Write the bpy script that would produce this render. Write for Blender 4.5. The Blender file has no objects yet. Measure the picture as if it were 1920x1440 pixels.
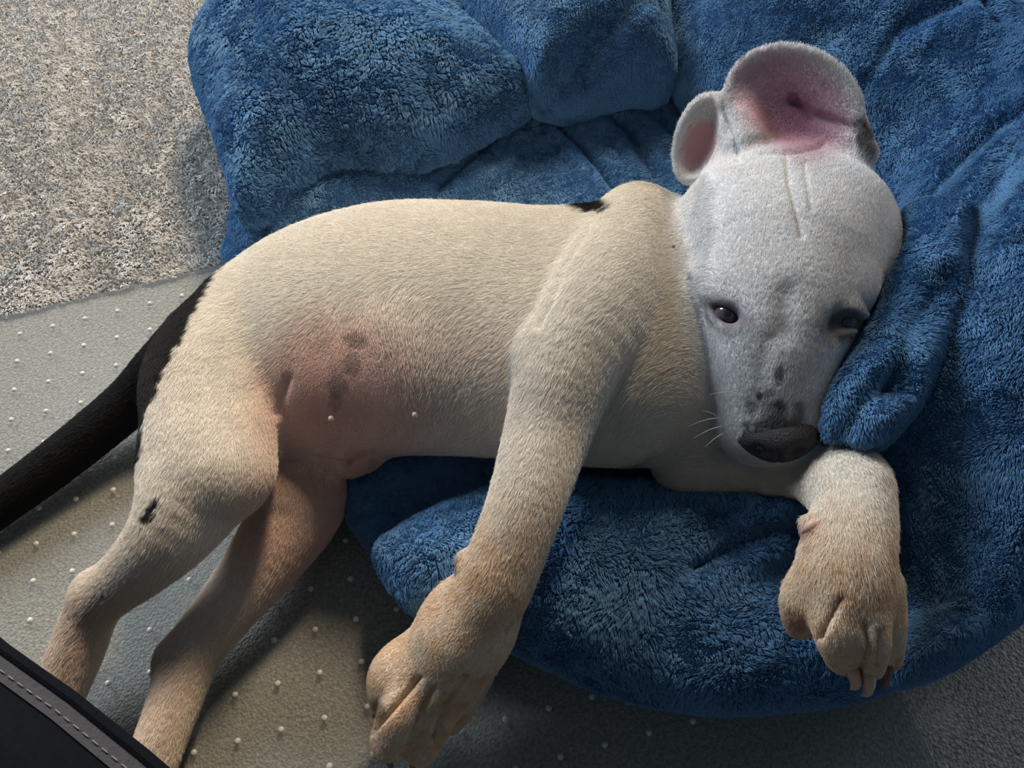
import bpy, math
import numpy as np
from mathutils import Vector, Matrix

rng = np.random.default_rng(7)
S = bpy.context.scene
COL = S.collection
HAIR = 1.0      # density of all short pile and fur

# ------------------------------------------------------------------ camera
F_PX = 1400.0
CAM = np.array([0.25512433, -0.39043108, 0.45718486])
FWD = np.array([0.0438172, 0.47618443, -0.87825306]); FWD /= np.linalg.norm(FWD)
RGT = np.array([0.97004199, -0.23054394, -0.0766031])
RGT -= FWD * RGT.dot(FWD); RGT /= np.linalg.norm(RGT)
DWN = np.cross(FWD, RGT)

cd = bpy.data.cameras.new('camera')
cam = bpy.data.objects.new('camera', cd); COL.objects.link(cam)
cd.sensor_fit = 'HORIZONTAL'; cd.sensor_width = 36.0
cd.lens = F_PX / 1920.0 * 36.0
cd.clip_start = 0.01
M = Matrix.Identity(4)
for i in range(3):
    M[i][0] = RGT[i]; M[i][1] = -DWN[i]; M[i][2] = -FWD[i]; M[i][3] = CAM[i]
cam.matrix_world = M
S.camera = cam

S.view_settings.view_transform = 'Standard'
S.view_settings.look = 'None'
S.view_settings.exposure = 0.0
S.view_settings.gamma = 1.0
S.view_settings.use_curve_mapping = False

UP = np.array([-DWN[0], -DWN[1], 0.0]); UP /= np.linalg.norm(UP)     # away from the photographer, along the floor
SIDE = np.array([UP[1], -UP[0], 0.0])                                 # to the right, along the floor
MID = np.array([0.25, -0.12, 0.0])

w = bpy.data.worlds.new('room_light'); S.world = w; w.use_nodes = True
w.node_tree.nodes['Background'].inputs[0].default_value = (0.62, 0.80, 1.0, 1)
w.node_tree.nodes['Background'].inputs[1].default_value = 0.09

def area(name, az, el, dist, size, power, color):
    d = bpy.data.lights.new(name, 'AREA'); d.shape = 'DISK'; d.size = size
    d.energy = power; d.color = color
    o = bpy.data.objects.new(name, d); COL.objects.link(o)
    a, e = math.radians(az), math.radians(el)
    v = (UP * math.cos(a) + SIDE * math.sin(a)) * math.cos(e) + np.array([0, 0, math.sin(e)])
    p = MID + v * dist
    o.location = p
    o.rotation_euler = Vector(-v).to_track_quat('-Z', 'Y').to_euler()
    return o
area('ceiling_lamp', 18, 47, 2.0, 0.36, 46, (1.0, 0.80, 0.57))
area('right_cool_fill', 60, 23, 1.5, 0.7, 5.0, (0.66, 0.82, 1.0))  # added cool fill that lifts the right bolster, no known source
area('window_daylight', -50, 31, 2.2, 1.0, 60, (0.80, 0.90, 1.0))

# ------------------------------------------------------------------ helpers
def ray(px, py):
    return FWD + RGT * ((px - 960.0) / F_PX) + DWN * ((py - 720.0) / F_PX)
def P(px, py, z):
    d = ray(px, py); t = (z - CAM[2]) / d[2]
    return CAM + d * t
def depth(p):
    return float((np.asarray(p) - CAM).dot(FWD))
def project(p):
    q = p - CAM; zc = q @ FWD
    return 960 + F_PX * (q @ RGT) / zc, 720 + F_PX * (q @ DWN) / zc

def tag(o, label=None, cat=None, group=None, kind=None):
    if label: o['label'] = label
    if cat: o['category'] = cat
    if group: o['group'] = group
    if kind: o['kind'] = kind
    return o
def empty(name, loc=(0, 0, 0)):
    o = bpy.data.objects.new(name, None); COL.objects.link(o); o.location = loc
    o.empty_display_size = 0.02
    return o
def link(name, me, mat=None, parent=None):
    o = bpy.data.objects.new(name, me); COL.objects.link(o)
    if mat: me.materials.append(mat)
    if parent:
        o.parent = parent
        o.matrix_parent_inverse = Matrix.Translation(-Vector(world_loc(parent)))
    return o
def world_loc(o):
    v = Vector(o.location)
    return v
def mesh_np(name, V, Fq, smooth=True):
    me = bpy.data.meshes.new(name)
    n = len(V); k = Fq.shape[1]; m = len(Fq)
    me.vertices.add(n); me.vertices.foreach_set('co', np.ascontiguousarray(V, np.float32).ravel())
    me.loops.add(m * k); me.loops.foreach_set('vertex_index', Fq.astype(np.int32).ravel())
    me.polygons.add(m)
    me.polygons.foreach_set('loop_start', np.arange(0, m * k, k, dtype=np.int32))
    me.polygons.foreach_set('loop_total', np.full(m, k, np.int32))
    me.update(calc_edges=True); me.validate()
    if smooth: me.polygons.foreach_set('use_smooth', np.ones(m, bool))
    return me
def set_color(me, col, name='pigment'):
    a = me.color_attributes.new(name, 'FLOAT_COLOR', 'POINT')
    c = np.ones((len(col), 4), np.float32); c[:, :3] = col
    a.data.foreach_set('color', c.ravel())

# value noise on points
_T = rng.random((64, 64, 64)).astype(np.float32)
def vnoise(p, scale, off=0.0):
    q = np.asarray(p, np.float32) * np.float32(scale) + np.float32(off + 37.3)
    i = np.floor(q).astype(np.int64); f = q - i; f = f * f * (3 - 2 * f)
    i0 = i & 63; i1 = (i + 1) & 63
    x0, y0, z0 = i0[..., 0], i0[..., 1], i0[..., 2]; x1, y1, z1 = i1[..., 0], i1[..., 1], i1[..., 2]
    fx, fy, fz = f[..., 0], f[..., 1], f[..., 2]
    a = _T[x0, y0, z0] * (1 - fx) + _T[x1, y0, z0] * fx
    b = _T[x0, y1, z0] * (1 - fx) + _T[x1, y1, z0] * fx
    c = _T[x0, y0, z1] * (1 - fx) + _T[x1, y0, z1] * fx
    d = _T[x0, y1, z1] * (1 - fx) + _T[x1, y1, z1] * fx
    return ((a * (1 - fy) + b * fy) * (1 - fz) + (c * (1 - fy) + d * fy) * fz) * 2 - 1
def fbm(p, scale, off=0.0, o=3):
    s = 0; a = 1
    for k in range(o): s = s + a * vnoise(p, scale * 2 ** k, off + 11.7 * k); a *= 0.5
    return s / 1.75
def sstep(a, b, x):
    t = np.clip((x - a) / (b - a), 0, 1); return t * t * (3 - 2 * t)

# ------------------------------------------------------------------ implicit surfaces
class Grid:
    def __init__(s, lo, hi, h):
        s.lo = np.array(lo, float); s.h = h
        s.n = np.ceil((np.array(hi) - s.lo) / h).astype(int) + 1
        s.F = np.full(s.n, 1.0, np.float32)
    def sub(s, lo, hi):
        a = np.clip(np.floor((np.array(lo) - s.lo) / s.h).astype(int), 0, s.n)
        b = np.clip(np.ceil((np.array(hi) - s.lo) / s.h).astype(int) + 1, 0, s.n)
        sl = tuple(slice(a[i], b[i]) for i in range(3))
        ax = [(np.arange(a[i], b[i]) * s.h + s.lo[i]).astype(np.float32) for i in range(3)]
        return sl, ax[0][:, None, None], ax[1][None, :, None], ax[2][None, None, :]
def smin(a, b, k):
    h = np.maximum(k - np.abs(a - b), 0) / k
    return np.minimum(a, b) - h * h * k * 0.25
def smax(a, b, k):
    h = np.maximum(k - np.abs(a - b), 0) / k
    return np.maximum(a, b) + h * h * k * 0.25
def d_cone(x, y, z, a, b, r1, r2, kz=1.0):
    """capsule of varying radius, squeezed in z by kz"""
    ax_, ay_, az_ = a; bx, by, bz = b
    X = x - ax_; Y = y - ay_; Z = (z - az_) * kz
    dx, dy, dz = bx - ax_, by - ay_, (bz - az_) * kz
    L2 = dx * dx + dy * dy + dz * dz + 1e-12
    t = np.clip((X * dx + Y * dy + Z * dz) / L2, 0, 1)
    d = np.sqrt((X - dx * t) ** 2 + (Y - dy * t) ** 2 + (Z - dz * t) ** 2) - (r1 + (r2 - r1) * t)
    return d * (2.0 / (1.0 + kz))
def d_ell(x, y, z, c, r, R=None):
    X = x - c[0]; Y = y - c[1]; Z = z - c[2]
    if R is not None:
        X, Y, Z = (R[0][0] * X + R[0][1] * Y + R[0][2] * Z, R[1][0] * X + R[1][1] * Y + R[1][2] * Z,
                   R[2][0] * X + R[2][1] * Y + R[2][2] * Z)
    k0 = np.sqrt((X / r[0]) ** 2 + (Y / r[1]) ** 2 + (Z / r[2]) ** 2)
    k1 = np.sqrt((X / r[0] ** 2) ** 2 + (Y / r[1] ** 2) ** 2 + (Z / r[2] ** 2) ** 2) + 1e-9
    return k0 * (k0 - 1) / k1

def surface_nets(F, lo, h):
    ins = F < 0
    c = [(0, 0, 0), (1, 0, 0), (0, 1, 0), (1, 1, 0), (0, 0, 1), (1, 0, 1), (0, 1, 1), (1, 1, 1)]
    nx, ny, nz = F.shape
    cnt = np.zeros((nx - 1, ny - 1, nz - 1), np.uint8)
    for a, b, d in c: cnt += ins[a:nx - 1 + a, b:ny - 1 + b, d:nz - 1 + d]
    act = (cnt > 0) & (cnt < 8)
    idx = np.argwhere(act)
    vid = np.full(act.shape, -1, np.int32); vid[act] = np.arange(len(idx), dtype=np.int32)
    vals = np.stack([F[idx[:, 0] + a, idx[:, 1] + b, idx[:, 2] + d] for a, b, d in c], 1)
    pos = np.zeros((len(idx), 3)); n = np.zeros(len(idx))
    cc = np.array(c, float)
    for i in range(8):
        for j in range(i + 1, 8):
            if np.abs(cc[i] - cc[j]).sum() != 1: continue
            m = (vals[:, i] < 0) != (vals[:, j] < 0)
            t = np.where(m, vals[:, i] / np.where(m, vals[:, i] - vals[:, j], 1), 0)
            pos += np.where(m[:, None], cc[i] + (cc[j] - cc[i]) * t[:, None], 0); n += m
    V = (idx + pos / n[:, None]) * h + lo
    faces = []
    I = ins
    for ax_ in range(3):
        u, v = (ax_ + 1) % 3, (ax_ + 2) % 3
        sl0 = [slice(None)] * 3; sl1 = [slice(None)] * 3
        sl0[ax_] = slice(0, -1); sl1[ax_] = slice(1, None)
        cr = I[tuple(sl0)] != I[tuple(sl1)]
        e = np.argwhere(cr)
        ok = (e[:, u] > 0) & (e[:, v] > 0) & (e[:, u] < F.shape[u] - 1) & (e[:, v] < F.shape[v] - 1)
        e = e[ok]
        def cell(du, dv):
            q = e.copy(); q[:, u] -= du; q[:, v] -= dv
            return vid[q[:, 0], q[:, 1], q[:, 2]]
        q = np.stack([cell(1, 1), cell(0, 1), cell(0, 0), cell(1, 0)], 1)
        fl = ~I[e[:, 0], e[:, 1], e[:, 2]]
        q[fl] = q[fl][:, ::-1]
        faces.append(q)
    Fq = np.concatenate(faces)
    return V, Fq[(Fq >= 0).all(1)]
def relax(V, Fq, it=2, lam=0.5):
    E = np.concatenate([Fq[:, [0, 1]], Fq[:, [1, 2]], Fq[:, [2, 3]], Fq[:, [3, 0]]])
    n = len(V); deg = np.bincount(E[:, 0], minlength=n) + np.bincount(E[:, 1], minlength=n)
    for k in range(it):
        A = np.stack([np.bincount(E[:, 0], V[E[:, 1], i], n) + np.bincount(E[:, 1], V[E[:, 0], i], n) for i in range(3)], 1)
        V = V + lam * (A / np.maximum(deg, 1)[:, None] - V)
    return V
def vnormals(V, Fq):
    nf = np.cross(V[Fq[:, 2]] - V[Fq[:, 0]], V[Fq[:, 3]] - V[Fq[:, 1]])
    N = np.stack([np.bincount(Fq.ravel(), np.repeat(nf[:, i], 4), len(V)) for i in range(3)], 1)
    return N / (np.linalg.norm(N, axis=1, keepdims=True) + 1e-12)
def scatter(V, Fq, n, keep=None):
    T = np.concatenate([Fq[:, [0, 1, 2]], Fq[:, [0, 2, 3]]])
    if keep is not None: T = T[keep[T].all(1)]
    A = np.linalg.norm(np.cross(V[T[:, 1]] - V[T[:, 0]], V[T[:, 2]] - V[T[:, 0]]), axis=1)
    ti = rng.choice(len(T), n, p=A / A.sum())
    r1 = np.sqrt(rng.random(n)); r2 = rng.random(n)
    B = np.stack([1 - r1, r1 * (1 - r2), r1 * r2], 1)
    return T[ti], B, A.sum()
def interp(T, B, X): return (X[T] * B[..., None] if X.ndim > 1 else X[T] * B).sum(1)

def hair_object(name, pts, rad, col, mat, parent):
    """pts (n,k,3), rad (n,k), col (n,3): one object of short strands"""
    n, k = pts.shape[:2]
    hc = bpy.data.hair_curves.new(name)
    hc.add_curves([k] * n)
    hc.attributes['position'].data.foreach_set('vector', np.ascontiguousarray(pts, np.float32).ravel())
    ra = hc.attributes.get('radius') or hc.attributes.new('radius', 'FLOAT', 'POINT')
    ra.data.foreach_set('value', np.ascontiguousarray(rad, np.float32).ravel())
    ca = hc.attributes.new('pigment', 'FLOAT_COLOR', 'CURVE')
    c = np.ones((n, 4), np.float32); c[:, :3] = col
    ca.data.foreach_set('color', c.ravel())
    o = bpy.data.objects.new(name, hc); COL.objects.link(o)
    hc.materials.append(mat)
    o.parent = parent
    o['kind'] = 'stuff'
    return o

# ------------------------------------------------------------------ materials
def mat(name):
    m = bpy.data.materials.new(name); m.use_nodes = True
    return m, m.node_tree.nodes, m.node_tree.links, m.node_tree.nodes['Principled BSDF']
def plain(name, color, rough=0.6, spec=0.3, noise=0.0, nscale=60, bump=0.0, bscale=300, sheen=0.0, coat=0.0):
    m, N, L, b = mat(name)
    b.inputs['Roughness'].default_value = rough; b.inputs['Specular IOR Level'].default_value = spec
    b.inputs['Sheen Weight'].default_value = sheen; b.inputs['Coat Weight'].default_value = coat
    tc = N.new('ShaderNodeTexCoord')
    nz = N.new('ShaderNodeTexNoise'); nz.inputs['Scale'].default_value = nscale; nz.inputs['Detail'].default_value = 4
    L.new(tc.outputs['Object'], nz.inputs['Vector'])
    mx = N.new('ShaderNodeMix'); mx.data_type = 'RGBA'
    c = np.array(color)
    mx.inputs[6].default_value = (*np.clip(c * (1 - noise), 0, 1), 1); mx.inputs[7].default_value = (*np.clip(c * (1 + noise), 0, 1), 1)
    L.new(nz.outputs[0], mx.inputs[0]); L.new(mx.outputs[2], b.inputs['Base Color'])
    if bump:
        n2 = N.new('ShaderNodeTexNoise'); n2.inputs['Scale'].default_value = bscale; n2.inputs['Detail'].default_value = 3
        L.new(tc.outputs['Object'], n2.inputs['Vector'])
        bp = N.new('ShaderNodeBump'); bp.inputs['Strength'].default_value = bump; bp.inputs['Distance'].default_value = 0.001
        L.new(n2.outputs[0], bp.inputs['Height']); L.new(bp.outputs[0], b.inputs['Normal'])
    return m
def pigmented(name, rough=0.75, spec=0.2, sheen=0.0, bump=0.0, bscale=400, sss=0.0):
    m, N, L, b = mat(name)
    at = N.new('ShaderNodeAttribute'); at.attribute_name = 'pigment'
    L.new(at.outputs['Color'], b.inputs['Base Color'])
    b.inputs['Roughness'].default_value = rough; b.inputs['Specular IOR Level'].default_value = spec
    b.inputs['Sheen Weight'].default_value = sheen
    if bump:
        tc = N.new('ShaderNodeTexCoord')
        n2 = N.new('ShaderNodeTexNoise'); n2.inputs['Scale'].default_value = bscale; n2.inputs['Detail'].default_value = 3
        L.new(tc.outputs['Object'], n2.inputs['Vector'])
        bp = N.new('ShaderNodeBump'); bp.inputs['Strength'].default_value = bump; bp.inputs['Distance'].default_value = 0.001
        L.new(n2.outputs[0], bp.inputs['Height']); L.new(bp.outputs[0], b.inputs['Normal'])
    return m
M_SKIN = pigmented('dog_skin', 0.7, 0.2, bump=0.25, bscale=500)
M_FUR = pigmented('dog_fur', 0.65, 0.25)
M_PLUSH = pigmented('plush_backing', 0.95, 0.05)
M_PILE = pigmented('plush_pile', 0.85, 0.12)
M_TUFT = pigmented('carpet_tuft', 0.9, 0.1)

# ------------------------------------------------------------------ floor and chair mat
m, N, L, b = mat('carpet')
tc = N.new('ShaderNodeTexCoord')
n1 = N.new('ShaderNodeTexNoise'); n1.inputs['Scale'].default_value = 420; n1.inputs['Detail'].default_value = 4
v1 = N.new('ShaderNodeTexVoronoi'); v1.inputs['Scale'].default_value = 640
rp = N.new('ShaderNodeValToRGB')
rp.color_ramp.elements[0].position = 0.30; rp.color_ramp.elements[0].color = (0.27, 0.235, 0.195, 1)
rp.color_ramp.elements[1].position = 0.68; rp.color_ramp.elements[1].color = (0.60, 0.54, 0.47, 1)
bp = N.new('ShaderNodeBump'); bp.inputs['Strength'].default_value = 0.7; bp.inputs['Distance'].default_value = 0.0015
L.new(tc.outputs['Object'], n1.inputs['Vector']); L.new(tc.outputs['Object'], v1.inputs['Vector'])
L.new(n1.outputs[0], rp.inputs[0]); L.new(rp.outputs[0], b.inputs['Base Color'])
L.new(v1.outputs[0], bp.inputs['Height']); L.new(bp.outputs[0], b.inputs['Normal'])
b.inputs['Roughness'].default_value = 0.95; b.inputs['Specular IOR Level'].default_value = 0.05
M_CARPET = m

fx = np.linspace(-0.9, 1.4, 47); fy = np.linspace(-1.0, 1.3, 47)
gx, gy = np.meshgrid(fx, fy, indexing='ij')
FV = np.stack([gx.ravel(), gy.ravel(), np.zeros(gx.size)], 1)
ii = (np.arange(46)[:, None] * 47 + np.arange(46)[None, :]).ravel()
FQ = np.stack([ii, ii + 47, ii + 48, ii + 1], 1)
floor = link('floor', mesh_np('floor', FV, FQ), M_CARPET); tag(floor, kind='structure')

# unseen added wall: its free end keeps the lamp off the right-hand side
WY = max(P(1920, -60, 0)[1], P(960, -60, 0)[1]) + 0.06
a_ = math.radians(18); LD = UP * math.cos(a_) + SIDE * math.sin(a_)
B0 = P(1265, 420, .12); WX = B0[0] + LD[0] / LD[1] * (WY - B0[1])
def box(name, x0, x1, y0, y1, z0, z1, m):
    V = np.array([(x, y, z) for x in (x0, x1) for y in (y0, y1) for z in (z0, z1)])
    Q = np.array([(0, 1, 3, 2), (4, 6, 7, 5), (0, 4, 5, 1), (2, 3, 7, 6), (0, 2, 6, 4), (1, 5, 7, 3)])
    return link(name, mesh_np(name, V, Q, False), m)
wall = box('lamp_block_wall', WX, 1.4, WY, WY + .1, 0.0, 2.4, plain('painted_wall', (.55, .56, .58), .9, .1, noise=.04, nscale=8, bump=.1, bscale=120))
tag(wall, kind='structure')

MAT_Y = 0.022
RE0, RE1 = P(1690, 1290, 0), P(1745, 1440, 0)
MAT_X = (RE0[0] + RE1[0]) / 2
MAT_Z = 0.0035
# ------------------------------------------------------------------ chair mat
m, N, L, b = mat('clear_vinyl')
b.inputs['Base Color'].default_value = (0.36, 0.375, 0.37, 1); b.inputs['Roughness'].default_value = 0.38
b.inputs['Specular IOR Level'].default_value = 0.35
tc = N.new('ShaderNodeTexCoord'); n1 = N.new('ShaderNodeTexNoise'); n1.inputs['Scale'].default_value = 620; n1.inputs['Detail'].default_value = 3
bp = N.new('ShaderNodeBump'); bp.inputs['Strength'].default_value = 0.22; bp.inputs['Distance'].default_value = 0.001
L.new(tc.outputs['Object'], n1.inputs['Vector']); L.new(n1.outputs[0], bp.inputs['Height']); L.new(bp.outputs[0], b.inputs['Normal'])
tr = N.new('ShaderNodeBsdfTransparent'); tr.inputs[0].default_value = (0.94, 0.96, 0.96, 1)
mx = N.new('ShaderNodeMixShader'); mx.inputs[0].default_value = 0.19
L.new(tr.outputs[0], mx.inputs[1]); L.new(b.outputs[0], mx.inputs[2])
L.new(mx.outputs[0], N['Material Output'].inputs['Surface'])
M_VINYL = m
M_STUD, N, L, b = mat('clear_stud')
b.inputs['Base Color'].default_value = (0.80, 0.80, 0.78, 1); b.inputs['Roughness'].default_value = 0.07
b.inputs['Specular IOR Level'].default_value = 0.9; b.inputs['Coat Weight'].default_value = 0.6
tr = N.new('ShaderNodeBsdfTransparent'); mx = N.new('ShaderNodeMixShader'); mx.inputs[0].default_value = 0.72
L.new(tr.outputs[0], mx.inputs[1]); L.new(b.outputs[0], mx.inputs[2]); L.new(mx.outputs[0], N['Material Output'].inputs['Surface'])

chair_mat = empty('chair_mat', (0.2, -0.3, 0))
tag(chair_mat, 'clear grey vinyl chair mat with rows of small studs on the carpet', 'floor mat')
x0, x1, y0, y1 = -0.35, MAT_X, -0.75, MAT_Y
def slab(x0, x1, y0, y1, z0, z1, bev):
    V = []; 
    for z, o in ((z0, 0), (z1 - bev, 0), (z1, bev)):
        V += [(x0 + o, y0 + o, z), (x1 - o, y0 + o, z), (x1 - o, y1 - o, z), (x0 + o, y1 - o, z)]
    Q = [(3, 2, 1, 0), (8, 9, 10, 11)]
    for k in (0, 4):
        for i in range(4): Q.append((k + i, k + (i + 1) % 4, k + 4 + (i + 1) % 4, k + 4 + i))
    return np.array(V), np.array(Q)
V, Q = slab(x0, x1, y0, y1, 0.0015, MAT_Z, 0.0008)
link('mat_sheet', mesh_np('mat_sheet', V, Q, False), M_VINYL, chair_mat)
# stud: a shallow dome ring
prof = [(0.0019, 0.0), (0.0018, 0.0005), (0.0015, 0.0010), (0.0009, 0.0014), (0.0, 0.0016)]
V = []; Q = []
for r, z in prof[:-1]:
    for k in range(12):
        a = k * math.pi / 6; V.append((r * math.cos(a), r * math.sin(a), z))
V.append((0, 0, prof[-1][1]))
for j in range(3):
    for k in range(12): Q.append((j * 12 + k, j * 12 + (k + 1) % 12, j * 12 + 12 + (k + 1) % 12, j * 12 + 12 + k))
for k in range(0, 12): Q.append((36 + k, 36 + (k + 1) % 12, 48, 48))
me = bpy.data.meshes.new('stud'); me.from_pydata(V, [], [q if q[2] != q[3] else q[:3] for q in Q]); me.update()
for p in me.polygons: p.use_smooth = True
me.materials.append(M_STUD)
for j in range(-1, 16):
    for i in range(-4, 26):
        X, Y = i * 0.025, -j * 0.025
        if X > MAT_X - 0.01 or Y > MAT_Y - 0.012: continue
        u, v = project(np.array([X, Y, MAT_Z]))
        if not (-40 < u < 1960 and -40 < v < 1480): continue
        if 480 < u < 1900 and v < 880 or u > 1750 or (760 < u < 1650 and v < 1150): continue    # wholly under the puppy and its bed
        o = bpy.data.objects.new('stud', me); COL.objects.link(o); o.location = (X, Y, MAT_Z - 0.0002)
        o.parent = chair_mat; o.matrix_parent_inverse = Matrix.Translation(-chair_mat.location)

# carpet pile in front of the mat's far edge
n = int(290000 * HAIR)
pu = rng.uniform(-260, 660, n); pv = rng.uniform(-260, 640, n)
D_ = FWD[None] + RGT[None] * ((pu - 960) / F_PX)[:, None] + DWN[None] * ((pv - 720) / F_PX)[:, None]
p = CAM + D_ * ((0 - CAM[2]) / D_[:, 2])[:, None]
kp = (p[:, 1] > MAT_Y - 0.001) & (rng.random(n) < 1 - 0.4 * (pv / 640))
p = p[kp]; n = len(p)
f = np.stack([fbm(p, 26, 2), fbm(p, 26, 9), np.zeros(n)], 1) * .5 + np.stack([vnoise(p, 150, 3), vnoise(p, 150, 6), np.zeros(n)], 1) * .9
f += np.array([.12, -.05, 0]) * np.sign(np.sin((p @ (SIDE * .93 + UP * .36)) * 62))[:, None]
ln = .0060 * (.7 + .6 * rng.random(n))[:, None]
up = np.array([0, 0, 1.0])
key = np.floor(p / .0030 + .8 * np.stack([vnoise(p, 260, 1), vnoise(p, 260, 5), np.zeros(n)], 1)).astype(np.int64)
_, inv = np.unique(key[:, 0] * 100003 + key[:, 1], return_inverse=True); cnt = np.bincount(inv)
tip = p + (up * .55 + f * .6 + rng.normal(0, .25, (n, 3)) * np.array([1, 1, .2])) * ln
mt = np.stack([np.bincount(inv, tip[:, i]) / cnt for i in range(3)], 1)[inv]
tip = tip * .55 + mt * .45; tip[:, 2] = np.maximum(tip[:, 2], .002)
mid = p * .5 + tip * .5 + up * ln * .16
col = np.array([.53, .52, .50]) * (1 + rng.normal(0, .05, n) + rng.normal(0, .06, len(cnt))[inv] + .06 * fbm(p, 30, 4))[:, None]
hair_object('carpet_pile', np.stack([p, mid, tip], 1), np.stack([np.full(n, .00050), np.full(n, .00050), np.full(n, .00030)], 1), np.clip(col, .02, 1), M_TUFT, floor)

# ------------------------------------------------------------------ plan-shape helpers
def smooth_poly(pts, n=6):
    p = np.array(pts, float); N_ = len(p); out = []
    for i in range(N_):
        a, b, c, d = p[i - 1], p[i], p[(i + 1) % N_], p[(i + 2) % N_]
        for t in np.arange(n) / n:
            out.append(0.5 * ((2 * b) + (c - a) * t + (2 * a - 5 * b + 4 * c - d) * t * t + (3 * b - a - 3 * c + d) * t ** 3))
    return np.array(out)
def poly_sd(X, Y, poly):
    d2 = np.full(X.shape, 1e9); ins = np.zeros(X.shape, bool)
    n = len(poly)
    for i in range(n):
        a = poly[i]; b = poly[(i + 1) % n]
        ex, ey = b - a
        wx, wy = X - a[0], Y - a[1]
        t = np.clip((wx * ex + wy * ey) / (ex * ex + ey * ey + 1e-12), 0, 1)
        d2 = np.minimum(d2, (wx - ex * t) ** 2 + (wy - ey * t) ** 2)
        c = (a[1] > Y) != (b[1] > Y)
        with np.errstate(divide='ignore', invalid='ignore'):
            xi = a[0] + (Y - a[1]) / (b[1] - a[1]) * ex
        ins ^= c & (X < xi)
    d = np.sqrt(d2)
    return np.where(ins, d, -d)
def line_d(X, Y, pl):
    d2 = np.full(X.shape, 1e9)
    for a, b in zip(pl[:-1], pl[1:]):
        ex, ey = b - a; wx, wy = X - a[0], Y - a[1]
        t = np.clip((wx * ex + wy * ey) / (ex * ex + ey * ey + 1e-12), 0, 1)
        d2 = np.minimum(d2, (wx - ex * t) ** 2 + (wy - ey * t) ** 2)
    return np.sqrt(d2)

# ------------------------------------------------------------------ puppy
puppy = empty('puppy', tuple(P(850, 650, 0)))
tag(puppy, 'white and cream puppy with black tail and pink ears lying on its side', 'dog')
HG = 0.0015
def rpx(p, r): return r * depth(p) / F_PX
FLOW = []        # (a, b, direction, radius) : lay of the coat
class Body:
    """one signed distance field, built up in groups"""
    def __init__(s, lo, hi): s.g = Grid(lo, hi, HG); s.g.F[...] = 0.05
    def _put(s, fn, lo, hi, k, mode='add'):
        sl, x, y, z = s.g.sub(np.array(lo) - 0.012, np.array(hi) + 0.012)
        d = fn(x, y, z).astype(np.float32)
        if mode == 'add': s.g.F[sl] = smin(s.g.F[sl], d, k)
        else: s.g.F[sl] = smax(s.g.F[sl], -d, k)
    def chain(s, nodes, k=0.012, kz=1.0, flow=True, mode='add'):
        """nodes: (px, py, z, radius px); a limb swept along a smooth curve through them"""
        q = np.array([np.r_[P(a[0], a[1], a[2]), rpx(P(a[0], a[1], a[2]), a[3])] for a in nodes])
        if len(q) > 2:
            e = np.concatenate([[2 * q[0] - q[1]], q, [2 * q[-1] - q[-2]]]); o_ = []
            for i in range(1, len(e) - 2):
                a, b, c, d = e[i - 1:i + 3]
                for t in np.arange(5) / 5:
                    o_.append(0.5 * ((2 * b) + (c - a) * t + (2 * a - 5 * b + 4 * c - d) * t * t + (3 * b - a - 3 * c + d) * t ** 3))
            q = np.array(o_ + [q[-1]])
        rm = q[:, 3].max()
        def fn(x, y, z):
            D = None
            for m_, n_ in zip(q[:-1], q[1:]):
                d = d_cone(x, y, z, m_[:3], n_[:3], m_[3], n_[3], kz)
                D = d if D is None else np.minimum(D, d)
            return D
        s._put(fn, q[:, :3].min(0) - rm, q[:, :3].max(0) + rm, k, mode)
        if flow and mode == 'add':
            st = q[::3]
            if len(st) < 2: st = q
            for m_, n_ in zip(st[:-1], st[1:]):
                FLOW.append((m_[:3], n_[:3], (n_[:3] - m_[:3]) / np.linalg.norm(n_[:3] - m_[:3]), max(m_[3], n_[3])))
        return q
    def ball(s, px, py, z, r, k=0.008, sc=(1, 1, 1), ang=0.0, mode='add', tiltR=None):
        """ellipsoid: radii r*sc (px), turned by ang (deg) in the plane of the floor"""
        c = P(px, py, z); rr = np.array(sc, float) * rpx(c, r)
        a = math.radians(ang)
        e1 = SIDE * math.cos(a) - UP * math.sin(a); e2 = SIDE * math.sin(a) + UP * math.cos(a)
        R = np.array([e1, e2, [0, 0, 1]]) if tiltR is None else tiltR
        m_ = rr.max()
        s._put(lambda x, y, z: d_ell(x, y, z, c, rr, R), c - m_, c + m_, k, mode)
def merge(A, B, k):
    A.g.F[...] = smin(A.g.F, B.g.F, k)

lo = np.array([-0.14, -0.43, -0.004]); hi = np.array([0.50, 0.17, 0.205])
T_ = Body(lo, hi)                                  # trunk, neck, tail
T_.chain([(1330, 625, .076, 190), (1220, 625, .088, 250), (1100, 626, .088, 252), (980, 616, .085, 250), (850, 608, .080, 251), (720, 610, .072, 250),
          (600, 636, .065, 230), (515, 674, .058, 172), (452, 700, .054, 104)], 0.02, 1.38)
T_.chain([(1390, 510, .078, 150), (1300, 540, .085, 168), (1200, 560, .090, 170)], 0.03, 1.35)
T_.chain([(1180, 640, .098, 180), (1010, 660, .098, 150)], 0.02, 1.3, flow=False)
T_.ball(1192, 412, .090, 60, 0.02)                # withers
T_.ball(665, 862, .050, 34, 0.010, (1.1, .8, .9), -20)   # sheath
T_.ball(640, 840, .052, 52, 0.016, (1.5, .7, .7), -12)
T_.chain([(365, 630, .050, 54), (305, 690, .040, 48), (240, 757, .028, 43), (120, 856, .020, 41), (0, 945, .017, 38), (-130, 1040, .014, 32), (-260, 1130, .010, 20)], 0.010)
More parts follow.
